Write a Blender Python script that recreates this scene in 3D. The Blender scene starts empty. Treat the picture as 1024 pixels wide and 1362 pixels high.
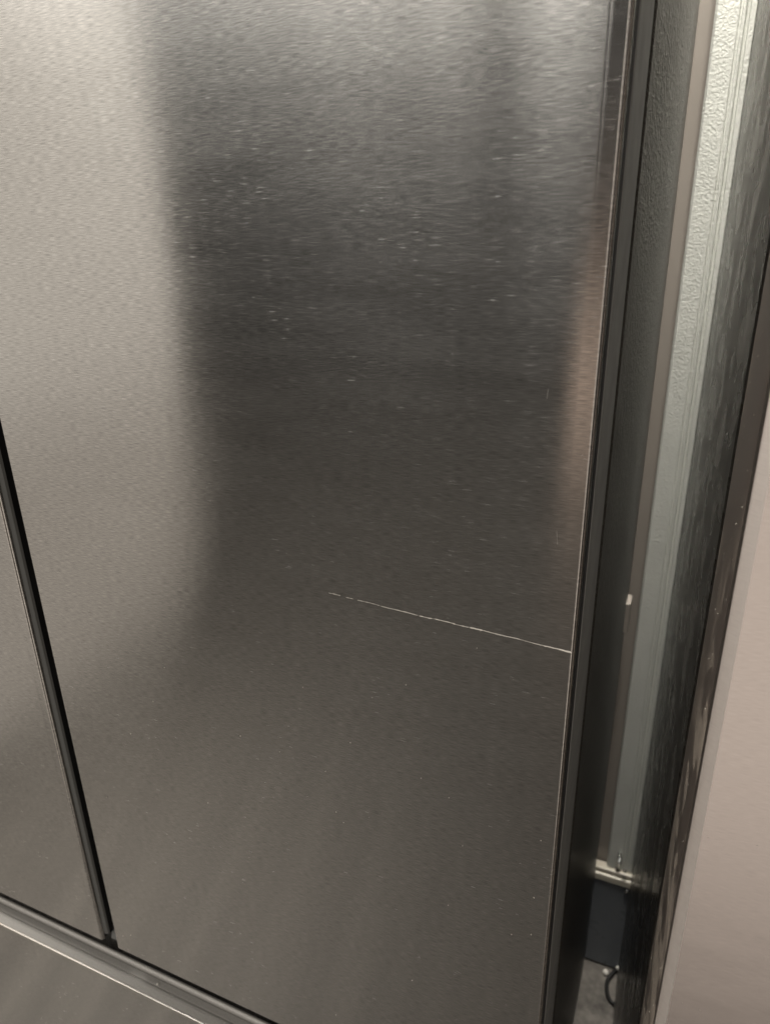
import bpy, math, random
from mathutils import Matrix, Vector
random.seed(7)
S = bpy.context.scene
C = S.collection

# ------------------------------------------------------------------ camera
ZC, H = 1.28, 0.37                      # lens height above floor, distance to the door front
M = ((0.91693799, 0.01969193, 0.39854354), (0.1271373, 0.93231138, -0.33857288), (-0.37823383, 0.36112008, 0.85236815))
w = lambda r, s: Vector((s * r[0], s * r[2], -s * r[1]))
cd = bpy.data.cameras.new('camera')
cam = bpy.data.objects.new('camera', cd); C.objects.link(cam)
rx, up, bk = w(M[0], 1), w(M[1], -1), w(M[2], -1)
cam.matrix_world = Matrix(((rx.x, up.x, bk.x, 0), (rx.y, up.y, bk.y, -H), (rx.z, up.z, bk.z, ZC), (0, 0, 0, 1)))
cd.sensor_fit = 'VERTICAL'; cd.sensor_height = 36; cd.lens = 925 / 1362 * 36
cd.clip_start = 0.01; cd.clip_end = 100
cd.dof.use_dof = True; cd.dof.focus_distance = 0.50; cd.dof.aperture_fstop = 8.5
S.camera = cam

# ------------------------------------------------------------------ world, lamps and added fill panels
W = bpy.data.worlds.new('World'); S.world = W; W.use_nodes = True
bg = W.node_tree.nodes['Background']
bg.inputs['Color'].default_value = (1.0, 0.93, 0.84, 1); bg.inputs['Strength'].default_value = 0.03

def area(name, loc, aim, sx, sy, radiance, col):
    d = bpy.data.lights.new(name, 'AREA'); d.shape = 'RECTANGLE'; d.size = sx; d.size_y = sy
    d.energy = radiance * math.pi * sx * sy; d.color = col
    o = bpy.data.objects.new(name, d); C.objects.link(o); o.location = loc
    o.rotation_euler = Vector(aim).to_track_quat('-Z', 'Y').to_euler()
    return o
for cx, cw, cr in ((-3.1, 1.5, 1.9), (-1.90, 0.60, 3.5), (-1.28, 0.32, 5.2), (-0.70, 0.40, 4.7), (0.05, 0.5, 3.8), (1.2, 1.0, 3.0)):
    area('ceiling_lamp', (cx, -2.7, 2.80), (0, 0, -1), cw, 1.8, cr, (1.0, 0.965, 0.905))
dl = area('down_fill', (0.0, 0.41, 1.95), (0, 0, -1), 0.36, 0.40, 38.0, (1.0, 0.95, 0.86)); dl.data.spread = math.radians(72)  # overhead light, hung just above the gap for a steeper falloff
dl = area('down_fill', (-1.05, -0.42, 2.60), (0, 0, -1), 0.30, 0.30, 18.0, (1.0, 0.96, 0.90)); dl.data.spread = math.radians(42)  # added fill: brightens the floor near the fridge and the scratch
area('wall_fill', (-1.6, -0.62, 1.60), (1, 0, 0), 1.86, 1.40, 0.72, (1.0, 0.925, 0.83))  # added panel, gives the door a bright side wall to reflect
area('wall_fill', (-1.6, -0.62, 0.475), (1, 0, 0), 1.86, 0.85, 0.36, (1.0, 0.90, 0.79))  # dimmer lower panel, added so that the reflection fades downwards
area('right_fill', (0.63, -0.80, 1.02), (0, 1, 0), 1.10, 2.0, 0.76, (1.0, 0.88, 0.77))  # added panel behind the camera, brightens the neighbour's front by reflection
area('warm_fill', (-0.090, -0.62, 1.10), (0, 1, 0), 0.125, 0.21, 0.55, (1.0, 0.74, 0.58))  # added panel in place of a person's warm reflection in the door

S.view_settings.view_transform = 'Standard'; S.view_settings.look = 'None'
S.view_settings.exposure = 0.0; S.view_settings.gamma = 1.0
S.cycles.use_denoising = True
S.cycles.max_bounces = 10; S.cycles.glossy_bounces = 8
S.cycles.sample_clamp_indirect = 4.0

# ------------------------------------------------------------------ materials
class NT:
    def __init__(s, name):
        s.m = bpy.data.materials.new(name); s.m.use_nodes = True
        s.t = s.m.node_tree; s.b = s.t.nodes['Principled BSDF']
        s.co = s.t.nodes.new('ShaderNodeTexCoord').outputs['Object']
    def link(s, a, b): s.t.links.new(a, b)
    def n(s, kind, **kw):
        x = s.t.nodes.new(kind)
        for k, v in kw.items(): setattr(x, k, v)
        return x
    def noise(s, scale, vec=(1, 1, 1), detail=2.0, rough=0.5, off=(0, 0, 0), dist=0.0):
        mp = s.n('ShaderNodeMapping'); mp.inputs['Scale'].default_value = vec; mp.inputs['Location'].default_value = off
        s.link(s.co, mp.inputs['Vector'])
        x = s.n('ShaderNodeTexNoise'); x.inputs['Scale'].default_value = scale; x.inputs['Detail'].default_value = detail
        x.inputs['Roughness'].default_value = rough; x.inputs['Distortion'].default_value = dist
        s.link(mp.outputs[0], x.inputs['Vector']); return x.outputs['Fac']
    def ramp(s, fac, lo, hi, a=0.0, b=1.0):
        x = s.n('ShaderNodeMapRange'); x.clamp = True
        for k, v in (('From Min', lo), ('From Max', hi), ('To Min', a), ('To Max', b)): x.inputs[k].default_value = v
        s.link(fac, x.inputs['Value']); return x.outputs[0]
    def math(s, op, a, b):
        x = s.n('ShaderNodeMath', operation=op)
        for i, v in enumerate((a, b)):
            if isinstance(v, (int, float)): x.inputs[i].default_value = v
            else: s.link(v, x.inputs[i])
        return x.outputs[0]
    def mix(s, fac, a, b):
        x = s.n('ShaderNodeMix', data_type='RGBA')
        for i, v in ((0, fac), (6, a), (7, b)):
            if isinstance(v, (int, float)): x.inputs[i].default_value = v
            elif isinstance(v, tuple): x.inputs[i].default_value = (*v, 1)
            else: s.link(v, x.inputs[i])
        return x.outputs[2]
    def bump(s, h, strength, dist):
        x = s.n('ShaderNodeBump'); x.inputs['Strength'].default_value = strength; x.inputs['Distance'].default_value = dist
        s.link(h, x.inputs['Height']); s.link(x.outputs[0], s.b.inputs['Normal'])
    def set(s, **kw):
        for k, v in kw.items():
            k = k.replace('_', ' ')
            if isinstance(v, tuple): v = (*v, 1)
            if hasattr(v, 'is_linked') : s.link(v, s.b.inputs[k])
            else: s.b.inputs[k].default_value = v

def brushed(name, col, rough, grain=1.0, seed=0.0):
    k = NT(name)
    fine = k.noise(1.0, (150, 150, 2700), 0.5, 0.6, (seed, 0, seed * 3))
    med = k.noise(1.0, (105, 105, 1600), 1.0, 0.5, (seed + 7, 0, 3))
    wide = k.noise(1.0, (9, 9, 60), 3.0, 0.6, (seed + 3, 0, 1))
    fleck = k.noise(1.0, (95, 95, 2000), 0.5, 0.5, (seed + 31, 0, 17))
    patch = k.noise(1.0, (14, 14, 16), 3.0, 0.6, (seed + 1, 0, 5))
    spark = k.math('MULTIPLY', k.ramp(fleck, 0.62, 0.80), k.ramp(patch, 0.35, 0.65, 0.55, 1.0))
    tone = k.math('ADD', k.math('MULTIPLY', k.math('SUBTRACT', k.ramp(fine, 0.25, 0.75), 0.5), 0.50 * grain),
                  k.math('MULTIPLY', k.math('SUBTRACT', k.ramp(med, 0.25, 0.75), 0.5), 0.16 * grain))
    tone = k.math('ADD', tone, k.math('MULTIPLY', k.math('SUBTRACT', wide, 0.5), 0.10))
    base = k.n('ShaderNodeVectorMath', operation='SCALE'); base.inputs[0].default_value = col
    k.link(k.math('ADD', tone, 1.0), base.inputs['Scale'])
    k.link(k.mix(k.math('MULTIPLY', spark, 0.16 * grain), base.outputs[0], (0.93, 0.90, 0.85)), k.b.inputs['Base Color'])
    k.set(Metallic=1.0, Anisotropic=1.0)
    k.link(k.math('ADD', k.ramp(wide, 0.3, 0.7, rough - 0.012, rough + 0.012), k.math('MULTIPLY', spark, 0.11 * grain)), k.b.inputs['Roughness'])
    t = k.n('ShaderNodeCombineXYZ'); t.inputs[2].default_value = 1.0
    k.link(t.outputs[0], k.b.inputs['Tangent'])
    hgt = k.math('ADD', k.math('MULTIPLY', fine, 0.6), k.math('MULTIPLY', med, 0.7))
    k.bump(hgt, 0.06 * grain, 0.0004)
    return k.m

def plain(name, col, rough, var=0.12, scale=60, spec=0.5, bump=0.0, metallic=0.0, bscale=400):
    k = NT(name)
    nz = k.noise(scale, (1, 1, 1), 4.0, 0.6)
    a = tuple(c * (1 - var) for c in col); b = tuple(min(1, c * (1 + var)) for c in col)
    k.link(k.mix(nz, a, b), k.b.inputs['Base Color'])
    k.set(Metallic=metallic); k.b.inputs['Specular IOR Level'].default_value = spec
    k.link(k.ramp(k.noise(scale * 0.7, (1, 1, 1), 3.0, 0.5, (4, 2, 1)), 0.3, 0.7, rough - 0.05, rough + 0.07), k.b.inputs['Roughness'])
    if bump: k.bump(k.noise(bscale, (1, 1, 1), 3.0), bump, 0.001)
    return k.m

def stucco(name, col, rough, strength, scale, stretch=(1, 1, 1), var=0.25, metallic=0.0, spec=0.5):
    k = NT(name); k.b.inputs['Specular IOR Level'].default_value = spec
    a = k.noise(scale, stretch, 2.0, 0.55, (0, 0, 0), 0.4)
    b = k.noise(scale * 2.3, stretch, 2.0, 0.5, (5, 1, 2))
    h = k.math('ADD', k.ramp(a, 0.35, 0.68), k.math('MULTIPLY', b, 0.35))
    big = k.noise(14, (1, 1, 0.6), 4.0, 0.65)
    lo = tuple(c * (1 - var) for c in col); hi = tuple(min(1, c * (1 + var)) for c in col)
    k.link(k.mix(k.ramp(big, 0.3, 0.7), lo, hi), k.b.inputs['Base Color'])
    k.set(Roughness=rough, Metallic=metallic)
    k.bump(h, strength, 0.0012)
    return k.m

def dusty(name):
    k = NT(name)
    streak = k.noise(1.0, (60, 14, 11), 3.0, 0.55, (0, 0, 0.3), 1.6)
    fine = k.noise(900, (1, 1, 1), 2.0, 0.6)
    patch = k.noise(1.0, (6, 6, 3.3), 2.0, 0.5, (2, 1, 0.55))
    grit = k.noise(420, (1, 1, 1), 1.0, 0.5, (3, 3, 3))
    m = k.math('MULTIPLY', k.ramp(streak, 0.47, 0.56), k.ramp(patch, 0.36, 0.50))
    m = k.math('MULTIPLY', m, k.ramp(fine, 0.25, 0.7, 0.25, 1.0))
    m = k.math('MAXIMUM', m, k.math('MULTIPLY', k.ramp(grit, 0.72, 0.78), 0.8))
    k.link(k.mix(m, (0.19, 0.155, 0.135), (0.64, 0.55, 0.46)), k.b.inputs['Base Color'])
    k.link(k.ramp(m, 0, 1, 0.38, 0.9), k.b.inputs['Roughness'])
    k.bump(m, 0.5, 0.0005)
    return k.m

def concrete(name):
    k = NT(name)
    a = k.noise(16, (1, 1, 1), 6.0, 0.65, (0.4, 0, 0)); b = k.noise(90, (1, 1, 1), 4.0, 0.6)
    k.link(k.mix(k.math('ADD', k.ramp(a, 0.4, 0.62, 0.0, 0.75), k.ramp(b, 0.4, 0.7, 0, 0.25)), (0.064, 0.058, 0.052), (0.21, 0.192, 0.172)), k.b.inputs['Base Color'])
    k.set(Roughness=0.55); k.bump(b, 0.25, 0.002)
    return k.m

steel = brushed('brushed_steel', (0.55, 0.535, 0.51), 0.185)
steel_b = brushed('brushed_steel_neighbour', (0.60, 0.55, 0.525), 0.22, 0.22, 11.0)
side_grey = plain('door_side_plastic', (0.15, 0.15, 0.143), 0.42, 0.06)
black = plain('black_plastic', (0.006, 0.006, 0.006), 0.6, 0.2)
gasket_m = plain('gasket_rubber', (0.02, 0.02, 0.02), 0.6, 0.2)
cab_paint = stucco('stucco_paint', (0.042, 0.038, 0.033), 0.34, 0.55, 330, (1, 0.25, 0.8), spec=0.3)
nb_paint = plain('neighbour_side_paint', (0.06, 0.054, 0.047), 0.27, 0.15, 30, spec=0.32, bump=0.02)
dust_m = dusty('dusty_side')
wall_m = plain('wall_paint', (0.30, 0.27, 0.24), 0.45, 0.06, 20, bump=0.05)
chan_m = stucco('channel_embossed', (0.62, 0.63, 0.59), 0.22, 0.32, 380, var=0.06, metallic=0.0)
skirt_m = plain('skirting_paint', (0.15, 0.165, 0.185), 0.30, 0.08, 30)
rail_m = plain('rail_cream', (0.55, 0.51, 0.43), 0.35, 0.10, 60)
screw_m = plain('screw_zinc', (0.75, 0.75, 0.72), 0.25, 0.05, 200, metallic=1.0)
ledge_m = plain('ledge_grey', (0.48, 0.46, 0.43), 0.36, 0.3, 700, bump=0.3, bscale=900, metallic=0.25)
edge_m = plain('polished_edge', (0.85, 0.81, 0.75), 0.18, 0.03, 200, metallic=1.0)
edge_b = brushed('rolled_edge_highlight', (0.97, 0.90, 0.86), 0.30, 0.15, 23.0)  # paler than the door steel: the edge highlight is put into the colour
bare = plain('bare_metal', (0.95, 0.90, 0.82), 0.40, 0.05, 900, metallic=0.0)
speck = plain('pale_dust', (0.62, 0.57, 0.50), 0.8, 0.2, 900)
white = plain('white_plastic', (0.85, 0.82, 0.76), 0.4, 0.05, 300)
cordm = plain('cord_rubber', (0.012, 0.012, 0.012), 0.45, 0.2, 200)
floor_m = concrete('worn_floor')

# ------------------------------------------------------------------ mesh helpers
def obj(name, verts, faces, mat, parent=None, smooth=False):
    me = bpy.data.meshes.new(name); me.from_pydata(verts, [], faces); me.validate(); me.update()
    if smooth: me.polygons.foreach_set('use_smooth', [True] * len(me.polygons))
    me.materials.append(mat)
    o = bpy.data.objects.new(name, me); C.objects.link(o)
    if parent: o.parent = parent
    return o
def empty(name, loc=(0, 0, 0), rz=0.0):
    o = bpy.data.objects.new(name, None); C.objects.link(o); o.location = loc; o.rotation_euler = (0, 0, rz)
    o.empty_display_size = 0.05; return o
def tag(o, label, cat, group=None):
    o['label'] = label; o['category'] = cat
    if group: o['group'] = group
    return o
def prism(name, prof, a, b, mat, parent=None, axis='z', sharp=35):
    """closed profile swept along an axis: 'z' takes (x, y) points, 'x' takes (y, z) points"""
    n = len(prof); v = []
    for t in (a, b):
        for p in prof: v.append((p[0], p[1], t) if axis == 'z' else (t, p[0], p[1]))
    f = [(i, (i + 1) % n, n + (i + 1) % n, n + i) for i in range(n)]
    f += [tuple(range(n - 1, -1, -1)), tuple(range(n, 2 * n))]
    o = obj(name, v, f, mat, parent, smooth=True)
    import bmesh
    bm = bmesh.new(); bm.from_mesh(o.data); bmesh.ops.recalc_face_normals(bm, faces=bm.faces)
    for e in bm.edges:
        if len(e.link_faces) == 2 and e.calc_face_angle(0) > math.radians(sharp): e.smooth = False
    bm.to_mesh(o.data); bm.free()
    return o
def box(name, x0, x1, y0, y1, z0, z1, mat, parent=None, bev=0.0):
    import bmesh
    bm = bmesh.new(); bmesh.ops.create_cube(bm, size=1)
    for q in bm.verts: q.co = ((x0, x1)[q.co.x > 0], (y0, y1)[q.co.y > 0], (z0, z1)[q.co.z > 0])
    if bev: bmesh.ops.bevel(bm, geom=bm.edges[:], offset=bev, segments=2, affect='EDGES', profile=0.5)
    me = bpy.data.meshes.new(name); bm.to_mesh(me); bm.free(); me.materials.append(mat)
    o = bpy.data.objects.new(name, me); C.objects.link(o)
    if parent: o.parent = parent
    return o
def arc(cx, cy, r, a0, a1, n=8):
    return [(cx + r * math.cos(math.radians(a0 + (a1 - a0) * i / n)), cy + r * math.sin(math.radians(a0 + (a1 - a0) * i / n))) for i in range(n + 1)]
def tube(name, pts, r, mat, parent=None, seg=10):
    v, f = [], []
    P = [Vector(p) for p in pts]
    for i, p in enumerate(P):
        t = (P[min(i + 1, len(P) - 1)] - P[max(i - 1, 0)]).normalized()
        a = t.orthogonal().normalized() if i == 0 else (a - t * a.dot(t)).normalized()
        b = t.cross(a)
        for k in range(seg):
            q = 2 * math.pi * k / seg; v.append(tuple(p + (a * math.cos(q) + b * math.sin(q)) * r))
    for i in range(len(P) - 1):
        for k in range(seg):
            f.append((i * seg + k, i * seg + (k + 1) % seg, (i + 1) * seg + (k + 1) % seg, (i + 1) * seg + k))
    f += [tuple(range(seg - 1, -1, -1)), tuple(range((len(P) - 1) * seg, len(P) * seg))]
    return obj(name, v, f, mat, parent, True)
def blob_data(c, r, squash=(1, 1, 1), jag=0.25, nu=7, nv=5):
    v, f = [], []
    for j in range(nv + 1):
        th = math.pi * j / nv
        for i in range(nu):
            ph = 2 * math.pi * i / nu; k = r * (1 + random.uniform(-jag, jag))
            v.append((c[0] + k * squash[0] * math.sin(th) * math.cos(ph), c[1] + k * squash[1] * math.sin(th) * math.sin(ph), c[2] + k * squash[2] * math.cos(th)))
    for j in range(nv):
        for i in range(nu): f.append((j * nu + i, j * nu + (i + 1) % nu, (j + 1) * nu + (i + 1) % nu, (j + 1) * nu + i))
    return v, f
def blobs(name, items, mat, parent=None):
    V, F = [], []
    for it in items:
        v, f = blob_data(*it); o = len(V); V += v; F += [tuple(i + o for i in q) for q in f]
    return obj(name, V, F, mat, parent, True)

# ------------------------------------------------------------------ setting: floor and back wall
fl = box('floor', -4, 4, -5, 1.5, -0.05, 0.0, floor_m); fl['kind'] = 'structure'
wl = box('wall', -1.6, 1.6, 0.645, 0.75, 0.004, 2.2, wall_m); wl['kind'] = 'structure'

# vertical embossed channel on the wall
ZR = ZC - 1.070                           # top rail of the skirting
ch = empty('wall_channel', (-0.006, 0.636, ZR + 0.028))
tag(ch, 'pale ribbed vertical metal channel at the back of the gap', 'channel')
prof = [(-0.0215, 0.009), (-0.0215, -0.004), (-0.019, -0.0065), (0.0035, -0.0065), (0.0045, -0.004), (0.0065, -0.004), (0.0075, -0.0065),
        (0.0100, -0.0065), (0.0112, -0.001), (0.0140, -0.001), (0.0152, -0.0065), (0.0205, -0.0065), (0.022, -0.004), (0.022, 0.009)]
prism('channel_body', prof, 0.0, 1.5, chan_m, ch)

# skirting panel with rail
sk = empty('skirting_panel', (0, 0.636, 0)); tag(sk, 'dark blue-grey skirting panel with cream top rail low in the gap', 'skirting')
box('panel', -0.6, 0.6, -0.014, 0.004, 0.004, ZR - 0.002, skirt_m, sk, 0.002)
box('top_rail', -0.6, 0.6, -0.017, 0.004, ZR, ZR + 0.016, rail_m, sk, 0.003)
box('rail_lip', -0.6, 0.6, -0.013, 0.004, ZR + 0.0162, ZR + 0.026, rail_m, sk, 0.002)
for x, z in ((0.004, ZR + 0.040), (0.0115, ZR - 0.006)):
    blobs('screw', [((x, -0.017, z), 0.0042, (1, 0.6, 1), 0.05, 10, 6)], screw_m, sk)
bolt = tube('bolt', [(-0.0075, -0.0075, ZR + 0.0262), (-0.0075, -0.0125, ZR + 0.072)], 0.0026, screw_m, sk)
for i in range(5):
    pts = [(-0.0075 + 0.0036 * math.cos(a), -0.0115 + 0.0036 * math.sin(a), ZR + 0.048 + i * 0.005) for a in [2 * math.pi * q / 12 for q in range(13)]]
    tube('thread', pts, 0.0011, screw_m, bolt, 6)

# cord on the floor
cord = empty('power_cord', (0.003, 0.60, 0.0)); tag(cord, 'short black cord curling out from under the skirting onto the floor', 'cord')
P = [(0.011, 0.020, 0.006), (0.004, 0.008, 0.006), (-0.002, -0.006, 0.0045), (-0.0025, -0.020, 0.0042), (0.001, -0.034, 0.0042), (0.007, -0.043, 0.0042), (0.014, -0.047, 0.0045)]
def smooth_path(P, n=6):
    out = []
    P = [Vector(p) for p in P]
    for i in range(len(P) - 1):
        p0, p1, p2, p3 = P[max(i - 1, 0)], P[i], P[i + 1], P[min(i + 2, len(P) - 1)]
        for k in range(n):
            t = k / n
            out.append(0.5 * ((2 * p1) + (p2 - p0) * t + (2 * p0 - 5 * p1 + 4 * p2 - p3) * t * t + (3 * p1 - p0 - 3 * p2 + p3) * t ** 3))
    return out + [P[-1]]
tube('cable', smooth_path(P), 0.0036, cordm, cord)
blobs('metal_tip', [((0.0175, -0.049, 0.005), 0.0042, (1, 1, 1), 0.1, 9, 6)], screw_m, cord)
blobs('clip', [((0.0125, 0.018, 0.013), 0.0045, (1, 0.8, 1), 0.08, 9, 6)], white, cord)
tag(blobs('wall_plug', [((-0.0045, 0.6065, 0.006), 0.0056, (1, 0.9, 1), 0.06, 10, 7)], white), 'small round cream knob on the floor beside the black cord', 'knob')

# ------------------------------------------------------------------ main refrigerator
fr = empty('refrigerator', (-0.505, 0.35, 0))
tag(fr, 'dark brushed steel refrigerator with a long scratch across its door', 'refrigerator')
def rel(o):                       # geometry is written in world metres, the thing's Empty sits at its base
    o.location = (-fr.location.x, -fr.location.y, 0); return o
XE, XL, XF = -0.0427, -0.4947, -0.5155
ZB, ZT = ZC - 0.7120, 1.78        # door bottom and top
ZD = ZC - 0.7728                  # drawer front top edge
rel(box('cabinet', -0.965, XE - 0.0012, 0.118, 0.618, 0.03, 1.77, cab_paint, fr, 0.003))
pad = rel(box('glare_pad', -0.0450, -0.0378, 0.578, 0.6100, ZC - 0.540, ZC - 0.492, wall_m, fr, 0.0015)); pad['label'] = 'small pale pad standing for a glare on the cabinet side'  # pad added as the bright glare on this glossy side
rel(box('base_plinth', -0.95, -0.06, 0.06, 0.117, 0.004, 0.10, black, fr, 0.002))
# door skin: flat front, rolled edge with a bead
def door_profile(x0, x1, r0, r1, glint=True):
    p = [(x0, 0.052)] + arc(x0 + r0, r0, r0, 180, 270, 6)
    p += [(x0 + r0 + 0.0006, 0.0), (x1 - 0.0105, 0.0), (x1 - 0.0098, 0.0), (x1 - 0.0092, 0.00005), (x1 - 0.0070, 0.00010), (x1 - 0.0020, 0.00016)] + ([(x1 - 0.0016, 0.00030)] if glint else [])
    p += arc(x1 - r1, r1 + 0.0004, r1, 304, 360, 7)
    p += [(x1, r1 + 0.0035), (x1 - 0.0022, r1 + 0.0045), (x1 - 0.0022, 0.0298), (x1 - 0.031, 0.0298), (x1 - 0.031, 0.052)]
    return p
door = rel(prism('door', door_profile(XL, XE, 0.003, 0.0030), ZB, ZT, steel, fr, sharp=11))
door['label'] = 'scratched right-hand steel door'
d2 = rel(prism('door', door_profile(-0.955, XF, 0.003, 0.0030, False), ZB, ZT, steel, fr, sharp=11))
def sub(o, d): o.parent = d; return o
# plastic side of the scratched door, behind a dark groove
sub(box('side_panel', XE - 0.030, XE - 0.0003, 0.0300, 0.0955, ZB + 0.002, ZT - 0.002, side_grey, None, 0.0008), door)
sub(box('edge_seal', XE - 0.0021, XE - 0.0008, 0.0100, 0.0296, ZB + 0.002, ZT - 0.002, black), door)
sub(box('gasket', XL + 0.02, XE - 0.012, 0.0965, 0.1172, ZB + 0.01, ZT - 0.01, gasket_m, None, 0.003), door)
sub(prism('edge_trim', [(XF + 0.0002, 0.0040), (XF + 0.0040, 0.0054), (XF + 0.0042, 0.0080), (XF + 0.0002, 0.0080)], ZB + 0.006, ZT - 0.002, side_grey), d2)
sub(box('side_panel', XF - 0.02, XF + 0.0008, 0.0525, 0.096, ZB + 0.006, ZT - 0.002, black), d2)
sub(box('side_liner', XF + 0.0002, XF + 0.0012, 0.0084, 0.0520, ZB + 0.006, ZT - 0.002, black), d2)
sub(prism('corner_cap', [(0.0060, ZB + 0.0005), (0.0115, ZB + 0.0005), (0.0115, ZB + 0.0075), (0.0085, ZB + 0.0075)], XF + 0.0068, XL - 0.0006, side_grey, None, 'x'), d2)
rel(box('mullion', XF + 0.008, XL - 0.0015, 0.085, 0.117, ZB + 0.0085, ZT - 0.01, black, fr, 0.001))
# scratch: a torn burr standing off the steel, from the bead inwards
def ridge(pts, name, mat, parent, wid, hgt):
    v, f = [], []
    for i, (x, z) in enumerate(pts):
        a, b = wid(i / (len(pts) - 1)), hgt(i / (len(pts) - 1))
        v += [(x, 0.0002, z + a), (x, -b, z + a * 0.1), (x, 0.0002, z - a)]
    for i in range(len(pts) - 1):
        o = i * 3
        f += [(o, o + 3, o + 4, o + 1), (o + 1, o + 4, o + 5, o + 2)]
    return obj(name, v, f, mat, parent)
xa, za, xb, zb = -0.2075, ZC - 0.2220, -0.0446, ZC - 0.2305
def sz(t): return za + (zb - za) * t + 0.00025 * math.sin(t * 9 + 1) + 0.00012 * math.sin(t * 41)
segs = [(0.0, 0.055), (0.082, 0.115), (0.135, 0.235), (0.24, 0.40), (0.405, 0.46), (0.462, 0.555), (0.545, 0.62), (0.615, 1.0)]
for k, (t0, t1) in enumerate(segs):
    n = max(8, int((t1 - t0) * 160)); pts = []
    off = 0.00025 if k == 5 else 0
    for i in range(n + 1):
        t = t0 + (t1 - t0) * i / n
        pts.append((xa + (xb - xa) * t, sz(t) + off + random.uniform(-1, 1) * 0.00008))
    jit = [random.uniform(0.35, 1.3) for _ in range(9)]
    big = 0.00030 + 0.00024 * min(1, t1 * 1.4)
    ridge(pts, 'scratch', bare, door, lambda u: big * jit[int(u * 8)] * min(1, 0.25 + 8 * min(u, 1 - u)) if k < 7 else big * jit[int(u * 8)], lambda u: 0.00030 * jit[8 - int(u * 8)])
t = 0.655; x = xa + (xb - xa) * t
ridge([(x, sz(t)), (x + 0.0004, sz(t) - 0.0012)], 'scratch', bare, door, lambda u: 0.0003, lambda u: 0.0003)
def px(u, v, y=0.0):              # where a sight line of the survey meets the door plane
    d = [M[0][i] * (u - 512) + M[1][i] * (v - 681) + M[2][i] * 925 for i in range(3)]
    t = (H + y) / d[2]; return d[0] * t, ZC - d[1] * t
for (u0, v0, u1, v1) in ((740, 706, 741, 724), (729, 517, 727, 530)):
    a, b = px(u0, v0), px(u1, v1)
    v = [(a[0] - 0.00006, -0.00005, a[1]), (a[0] + 0.00006, -0.00005, a[1]), (b[0] + 0.00006, -0.00005, b[1]), (b[0] - 0.00006, -0.00005, b[1]), (a[0], 0.0002, a[1]), (b[0], 0.0002, b[1])]
    obj('scratch', v, [(0, 1, 2, 3), (0, 4, 5, 3), (1, 4, 5, 2)], ledge_m, door)
dots = [(219, 888, .5), (204, 933, .4), (174, 976, .4), (142, 1060, .5), (320, 979, .5), (372, 1000, .5), (277, 1068, .3), (466, 988, .4), (447, 1080, .5), (457, 1094, .4), (433, 1026, .3),
        (710, 1194, .6), (706, 1243, .5), (680, 1243, .4), (719, 1118, .4), (596, 1204, .3), (548, 1304, .4), (447, 1350, .3), (164, 1245, .4), (174, 1244, .5), (560, 1035, .3), (597, 1061, .4), (495, 928, .3), (540, 911, .4), (615, 1125, .3), (403, 914, .3), (634, 862, .3)]
du = blobs('dust', [((px(u, v)[0], -0.0001, px(u, v)[1]), 0.00045 * s / .5, (1, 0.4, 1), 0.4, 6, 4) for u, v, s in dots], speck, door); du['kind'] = 'stuff'

# drawer below, with grooved ledge
drw = rel(prism('drawer', [(0.0008, ZD - 0.0008), (0.0, ZD - 0.0020), (0.0, ZD - 0.0026), (0.0, 0.101), (0.0, 0.10), (0.05, 0.10), (0.05, ZD - 0.012), (0.012, ZD - 0.012), (0.012, ZD - 0.0008)], -0.955, XE, steel, fr, 'x', 50))
def child(o): o.parent = drw; return o
child(prism('front_edge', [(0.0009, ZD + 0.0006), (0.0002, ZD + 0.0005), (-0.0005, ZD + 0.0001), (-0.0009, ZD - 0.0006), (-0.0010, ZD - 0.0013), (-0.0002, ZD - 0.0016), (0.0009, ZD - 0.0012)], -0.9545, XE - 0.001, edge_m, None, 'x'))
child(prism('ledge', [(0.0010, ZD + 0.0002), (0.0118, ZD - 0.0003), (0.0120, ZD - 0.0026), (0.0132, ZD - 0.0026), (0.0134, ZD + 0.0002), (0.0200, ZD + 0.0002), (0.0203, ZD - 0.0014), (0.0211, ZD - 0.0014), (0.0216, ZD + 0.0004),
                       (0.0232, ZD + 0.0024), (0.0250, ZD + 0.0030), (0.0268, ZD + 0.0022), (0.0276, ZD - 0.0005), (0.0276, ZD - 0.006), (0.0010, ZD - 0.006)], -0.954, XE - 0.001, ledge_m, None, 'x'))
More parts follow.
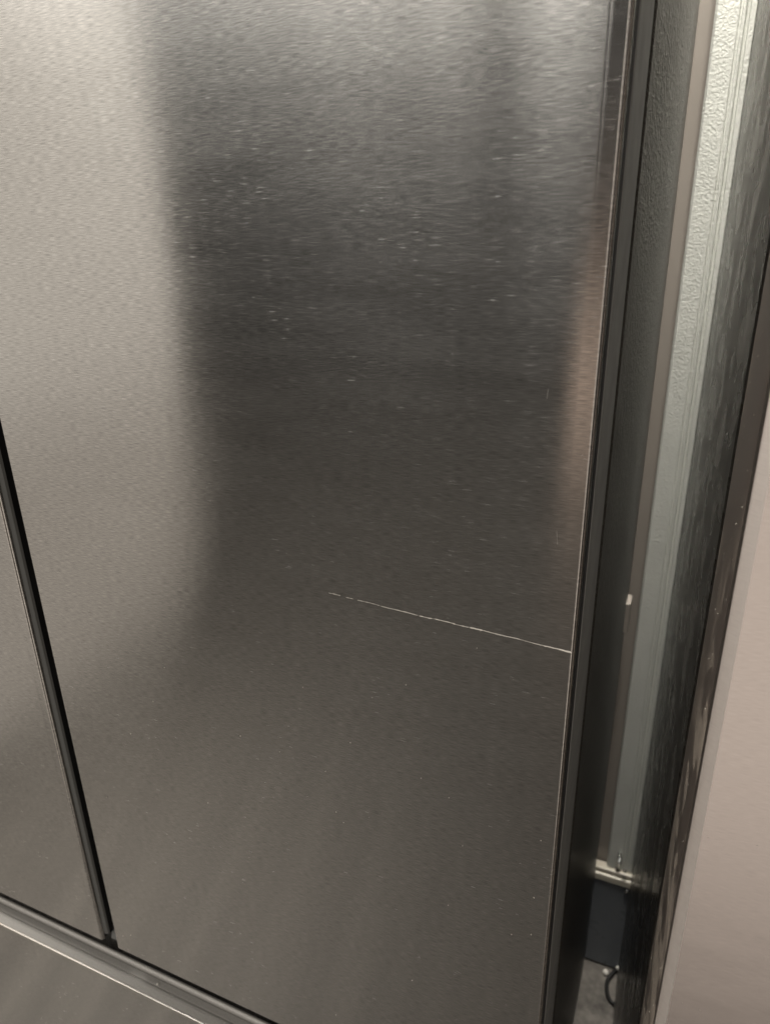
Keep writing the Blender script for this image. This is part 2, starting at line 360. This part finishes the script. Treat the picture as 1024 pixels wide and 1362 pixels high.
child(box('recess_back', -0.954, XE - 0.001, 0.056, 0.062, 0.12, ZB - 0.004, black))
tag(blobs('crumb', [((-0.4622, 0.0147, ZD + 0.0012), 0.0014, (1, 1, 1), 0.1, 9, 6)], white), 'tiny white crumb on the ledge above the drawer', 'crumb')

# ------------------------------------------------------------------ neighbouring appliance
nb = empty('refrigerator', (0.0342, 0.0, 0.0), math.radians(1.75))
tag(nb, 'pale pinkish steel refrigerator at the right edge with dusty brown door side', 'refrigerator')
r = 0.0075
nd = prism('door', [(0.0030, 0.0095), (0.0070, 0.0020), (0.0070, 0.0), (0.0076, 0.0), (0.45, 0.0), (0.45, 0.05), (0.0030, 0.05)], 0.30, 1.78, steel_b, nb, sharp=18)
ne = prism('rolled_edge', [(0.0028, 0.0095), (0.0004, 0.0095), (0.0, 0.0066), (0.0014, 0.0047), (0.0034, 0.0029), (0.0056, 0.0012), (0.0074, -0.00012), (0.0069, 0.0018)], 0.30, 1.78, edge_b, None, sharp=75); ne.parent = nd
sd = prism('side_panel', [(0.0018, 0.0100), (0.0004, 0.0108), (0.0002, 0.098), (0.0014, 0.1005), (0.02, 0.1005), (0.02, 0.0505), (0.0018, 0.0505)], 0.30, 1.78, dust_m); sd.parent = nd
g2 = box('gasket', 0.012, 0.43, 0.101, 0.1095, 0.31, 1.77, gasket_m); g2.parent = nd
box('cabinet', 0.0, 0.45, 0.110, 0.612, 0.03, 1.77, nb_paint, nb, 0.0025)
box('base_plinth', 0.02, 0.43, 0.06, 0.109, 0.004, 0.28, black, nb, 0.002)
specks = []
for _ in range(26): specks.append(((random.uniform(0.006, 0.09), -0.0001, ZC + random.uniform(-0.55, -0.1)), random.uniform(0.0002, 0.00045), (1.3, 0.4, 0.8), 0.4, 6, 4))
for _ in range(60): specks.append(((0.0002, random.uniform(0.02, 0.097), ZC + random.uniform(-0.6, 0.0)), random.uniform(0.0002, 0.0005), (0.5, 1, 1), 0.4, 6, 4))
du2 = blobs('dust', specks, speck, nd); du2['kind'] = 'stuff'
